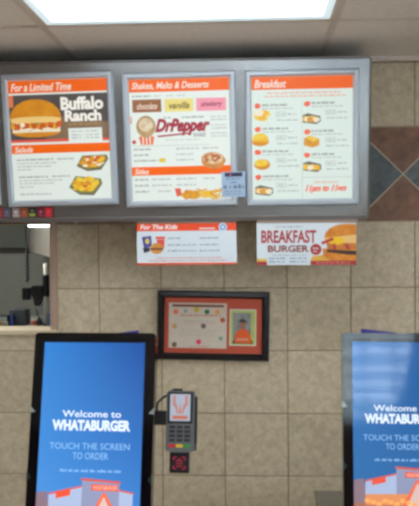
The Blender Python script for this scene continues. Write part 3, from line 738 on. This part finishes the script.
def kiosk(pos, yaw, tilt, roll, label, scr, k, card_u):
    """pos = centre of the top edge of the screen"""
    HM = RM(yaw, tilt, roll, pos)
    base = Vector((pos[0], pos[1]+.02, 0)); base.z = 0
    r = empty('order_kiosk', base, yaw); tag(r, label, 'ordering kiosk', 'ordering kiosks')
    L_ = (Matrix.Translation(base) @ Matrix.Rotation(yaw, 4, 'Z')).inverted() @ HM
    m = MB()
    # rounded housing
    pts = []; rr = .012; X1, Z1, Z0 = .203, .0325, -.645
    for cx, cz, a0 in ((X1-rr, Z1-rr, 0), (-X1+rr, Z1-rr, 90), (-X1+rr, Z0+rr, 180), (X1-rr, Z0+rr, 270)):
        for i in range(5): a = R_(a0+22.5*i); pts.append((cx+rr*math.cos(a), cz+rr*math.sin(a)))
    m.prism(pts, .0, .045, kblack, bev=.0015); m.prism([(x*.8, -.3+(z+.3)*.85) for x, z in pts], .045, .075, kstand)
    m.build('housing', r, L_)
    s = MB(); s.box(-SW/2, SW/2, -.0012, .004, -SH, 0, scr); so = s.build('screen', r, L_)
    q = Print(SW, SH, -.0012, .0002)
    wht = px((226, 238, 250), k); pale = px((140, 190, 238), k)
    q.text('Welcome to', .215, .368, .79, .404, wht, 2, bold=.012)
    q.text('WHATABURGER', .12, .418, .885, .476, wht, 2, bold=.05)
    q.build('welcome_lettering', so, Matrix.Translation((0, 0, -SH/2))); q = Print(SW, SH, -.0012, .0002)
    q.text('TOUCH THE SCREEN', .105, .54, .885, .573, pale, 2, bold=0); q.text('TO ORDER', .335, .59, .68, .625, pale, 2)
    q.build('instruction_lettering', so, Matrix.Translation((0, 0, -SH/2))); q = Print(SW, SH, -.0012, .0002)
    q.lines(.22, .40, .683, pale, .016, 2); q.lines(.42, .56, .683, pale, .016, 2); q.lines(.58, .81, .683, pale, .016, 2)
    q.build('screen_lettering', so, Matrix.Translation((0, 0, -SH/2)))
    q = Print(SW, SH, -.0012, .0002)
    wallc = px((176, 192, 224), k*.9); wall2 = px((150, 158, 192), k*.85); sign = px((236, 84, 54), k); roof = px((226, 92, 70), k*.9); warm = px((236, 150, 96), k*.9)
    q0 = q.P; q.P = lambda u, v, kk: q0(u, v+.012 if v < .99 else v, kk)
    q.poly([(0, .90), (1, .90), (1, 1), (0, 1)], px((190, 120, 92), k*.8), 1)
    q.poly([(0, .79), (.10, .78), (.12, .84), (.12, .92), (0, .92)], px((150, 124, 138), k*.8), 2)
    q.poly([(.12, .795), (.44, .755), (.44, .92), (.12, .92)], wallc, 2); q.poly([(.12, .79), (.44, .748), (.44, .757), (.12, .80)], roof, 3)
    q.poly([(.44, .715), (.80, .728), (.80, .92), (.44, .92)], wall2, 2); q.poly([(.43, .71), (.81, .724), (.81, .736), (.43, .722)], roof, 3)
    q.poly([(.80, .77), (.93, .785), (.93, .92), (.80, .92)], wallc, 2); q.poly([(.80, .765), (.94, .78), (.94, .788), (.80, .774)], roof, 3)
    q.poly([(.19, .785), (.33, .768), (.33, .80), (.19, .818)], sign, 4); q.poly([(.53, .74), (.79, .745), (.79, .775), (.53, .772)], sign, 4)
    q.text('WHATABURGER', .545, .748, .78, .768, px((250, 190, 170), k), 5, bold=.02)
    q.poly([(.64, .785), (.67, .785), (.52, .96), (.47, .96)], px((238, 110, 70), k), 5); q.poly([(.64, .785), (.67, .785), (.85, .96), (.80, .96)], px((238, 110, 70), k), 5)
    q.poly([(.655, .80), (.79, .96), (.53, .96)], px((226, 196, 190), k*.9), 4)
    q.poly([(.12, .87), (1, .86), (1, .93), (.12, .93)], warm, 3)
    for i in range(14): q.blob(.14+.06*i, .905+.01*(i % 3), .03, .012, px((250, 176, 96), k), 6)
    q.build('screen_picture', so, Matrix.Translation((0, 0, -SH/2)))
    # small silver and teal triangles at the sides of the bezel
    for sx in (-1, 1):
        m = MB(); m.prism([(sx*.2038, -.209), (sx*.187, -.226), (sx*.2038, -.229)], -.002, .02, mat('triangle_silver', (170, 182, 184), .3, metal=.4)); m.build('side_triangle', r, L_)
        m = MB(); m.prism([(sx*.2038, -.414), (sx*.190, -.432), (sx*.2038, -.448)], -.002, .02, mat('triangle_teal', (44, 62, 62), .3, metal=.4)); m.build('side_triangle', r, L_)
    m = MB(); u0, u1 = card_u
    m.prism([(u0, .02), (u1, .02), (u1, .047 if u0 > 0 else .034), (u0, .034 if u0 > 0 else .047)], .047, .052, mat('purple_card', (48, 34, 150), .45)); m.build('top_tab', r, L_)
    m.bm if False else None
    # stand
    bt = L_ @ Vector((0, .06, -.45))
    m = MB(); m.box(-.05, .05, bt.y-.01, bt.y+.06, .02, bt.z, kstand, bev=.004); m.build('pole', r)
    m = MB(); m.box(-.2, .2, bt.y-.2, bt.y+.2, 0, .02, kstand, bev=.004); m.build('base_plate', r)
    return r, HM
scrL = screen_mat('kiosk_screen_blue', (50, 134, 216), (26, 82, 166), (84, 156, 232), (70, 142, 222), 1.0)
scrR = screen_mat('kiosk_screen_blue_two', (46, 122, 200), (30, 90, 160), (60, 126, 190), (52, 116, 182), .85)
kL, HML = kiosk((-.5196, -1.3022, E-.3553), R_(-2.65), R_(-13.06), R_(.13), 'complete black ordering kiosk with a blue welcome screen, beside the card reader', scrL, 1.0, (.043, .136))
kR, HMR = kiosk((.5209, -1.05, E-.3897), R_(.11), R_(-7.2), R_(.56), 'black ordering kiosk cut by the frame, its blue screen full of pale reflections', scrR, .85, (-.13, .0))

# ------------------------------------------------------------------ card terminal beside the left kiosk
tr = empty('payment_terminal', mx=HML @ Matrix.Translation((.292, -.004, -.25)))
tag(tr, 'grey card payment terminal on an arm at the right side of the complete kiosk', 'payment terminal')
tg = mat('terminal_grey', (104, 106, 108), .4, noise=.08, scale=60); td = mat('terminal_black', (22, 22, 26), .3)
m = MB(); pts = []
for cx, cz, a0 in ((.036, .088, 0), (-.036, .088, 90), (-.036, -.084, 180), (.036, -.084, 270)):
    for i in range(5): a = R_(a0+22.5*i); pts.append((cx+.009*math.cos(a), cz+.009*math.sin(a)))
m.prism(pts, -.018, .012, tg, bev=.003); m.build('body', tr)
m = MB(); m.box(-.040, .040, -.0195, -.0175, -.006, .092, td, bev=.0008); m.build('display_bezel', tr)
m = MB(); m.box(-.0325, .0325, -.0215, -.0195, .002, .086, ink((188, 196, 214), .6)); ds = m.build('display', tr)
q = Print(.065, .084, -.0216); q.mb.bm.verts.ensure_lookup_table()
di = ink((206, 120, 90), .7)
def z(v): return v
for u in (.14, .74): 
    for k_ in range(4): q.rect(u, .08+.09*k_, u+.14, .15+.09*k_, di, 2)
q.poly([(.2, .38), (.32, .38), (.42, .72), (.36, .72)], di, 2); q.poly([(.8, .38), (.68, .38), (.58, .72), (.64, .72)], di, 2); q.poly([(.44, .72), (.5, .3), (.56, .72)], di, 2)
q.rect(.14, .8, .88, .93, di, 2)
qo = q.build('display_picture', ds); qo.location = (0, 0, .044)
keym = mat('terminal_key', (44, 45, 50), .4)
for r_ in range(4):
    for c_ in range(3):
        m = MB(); x = (c_-1)*.024; zz = -.0165-.0135*r_; m.box(x-.0095, x+.0095, -.0205, -.018, zz-.0045, zz+.0045, keym, bev=.0008)
        m.build('key', tr)
for c_, cc, nm_ in ((0, (200, 36, 44), 'red key'), (1, (222, 190, 40), 'yellow key'), (2, (60, 140, 50), 'green key')):
    m = MB(); x = (c_-1)*.024; m.box(x-.0105, x+.0105, -.0205, -.018, -.0795, -.0695, mat('terminal_'+nm_.replace(' ', '_'), cc, .4), bev=.001); o = m.build('key', tr); o['label'] = nm_
m = MB(); m.box(-.0315, .0315, -.012, .01, -.158, -.094, td, bev=.003); rd_ = m.build('contactless_reader', tr)
q = Print(.042, .04, -.0122); rg = ink((190, 56, 80), .6)
for u0, v0, u1, v1 in ((.06, .02, .3, .1), (.7, .02, .94, .1), (.06, .9, .3, .98), (.7, .9, .94, .98), (.02, .06, .1, .3), (.9, .06, .98, .3), (.02, .7, .1, .94), (.9, .7, .98, .94)): q.rect(u0, v0, u1, v1, rg, 2)
for v in (.26, .46, .66): q.poly([(.24, v), (.5, v+.09), (.76, v), (.76, v+.07), (.5, v+.16), (.24, v+.07)], rg, 2)
q.oval(.5, .22, .08, .08, rg, 2)
qo = q.build('reader_symbol', rd_); qo.location = (0, 0, -.127)
m = MB(); m.box(-.0875, -.04, .004, .022, -.012, .034, td, bev=.003); m.box(-.04, .05, .012, .022, -.09, .07, td, bev=.003); m.build('arm', tr)
m = MB(); m.tube([(-.080, .012, .03), (-.078, .006, .058), (-.060, .0, .074), (-.046, .0, .082), (-.035, .004, .095), (-.02, .004, .1), (-.005, .004, .098)], .004, td); m.box(-.028, .004, -.006, .008, .096, .104, td, bev=.002); m.build('cable', tr)
m = MB(); m.box(.0452, .0525, -.006, .012, -.07, .08, td, bev=.002); m.build('side_swipe_slot', tr)

# ------------------------------------------------------------------ bin on the floor behind
m = MB(); t = bmesh.new(); bmesh.ops.create_cube(t, size=1)
for v in t.verts:
    k_ = 1 if v.co.z > 0 else .85
    v.co = Vector((v.co.x*.34*k_, v.co.y*.26*k_, (v.co.z+.5)*.578))
bmesh.ops.bevel(t, geom=t.edges[:], offset=.012, segments=2, affect='EDGES')
bx = mat('bin_taupe', (112, 106, 92), .5)
m.merge(t, bx); bn = m.build('waste_bin', None, Matrix.Translation((.445, -.45, 0)))
tag(bn, 'taupe waste bin at the very bottom, mostly hidden behind the kiosk cut by the frame', 'bin')
m = MB(); m.box(-.175, .175, -.135, .135, .575, .593, bx, bev=.005); m.build('rim', bn)

# ------------------------------------------------------------------ sky outside, camera
wd = bpy.data.worlds.new('sky'); S.world = wd; wd.use_nodes = True
bg = wd.node_tree.nodes['Background']; bg.inputs[0].default_value = (.78, .9, 1, 1); bg.inputs[1].default_value = 15.0
cam = bpy.data.cameras.new('camera'); co = bpy.data.objects.new('camera', cam); COL.objects.link(co)
yaw, pitch, roll = R_(3.0483), R_(-1.3782), R_(-.4815)
f = Vector((-math.sin(yaw)*math.cos(pitch), math.cos(yaw)*math.cos(pitch), math.sin(pitch)))
r0 = f.cross(Vector((0, 0, 1))).normalized(); u0 = r0.cross(f)
rr = math.cos(roll)*r0+math.sin(roll)*u0; uu = -math.sin(roll)*r0+math.cos(roll)*u0
co.matrix_world = Matrix(((rr.x, uu.x, -f.x, 0), (rr.y, uu.y, -f.y, -3.906), (rr.z, uu.z, -f.z, E), (0, 0, 0, 1)))
cam.sensor_fit = 'HORIZONTAL'; cam.sensor_width = 36; cam.lens = 800/419*36; cam.clip_start = .05
S.camera = co
S.view_settings.view_transform = 'Standard'; S.view_settings.look = 'None'
S.view_settings.exposure = 0; S.view_settings.gamma = 1; S.view_settings.use_curve_mapping = False
S.cycles.filter_width = 2.8
S.cycles.max_bounces = 10; S.cycles.diffuse_bounces = 6
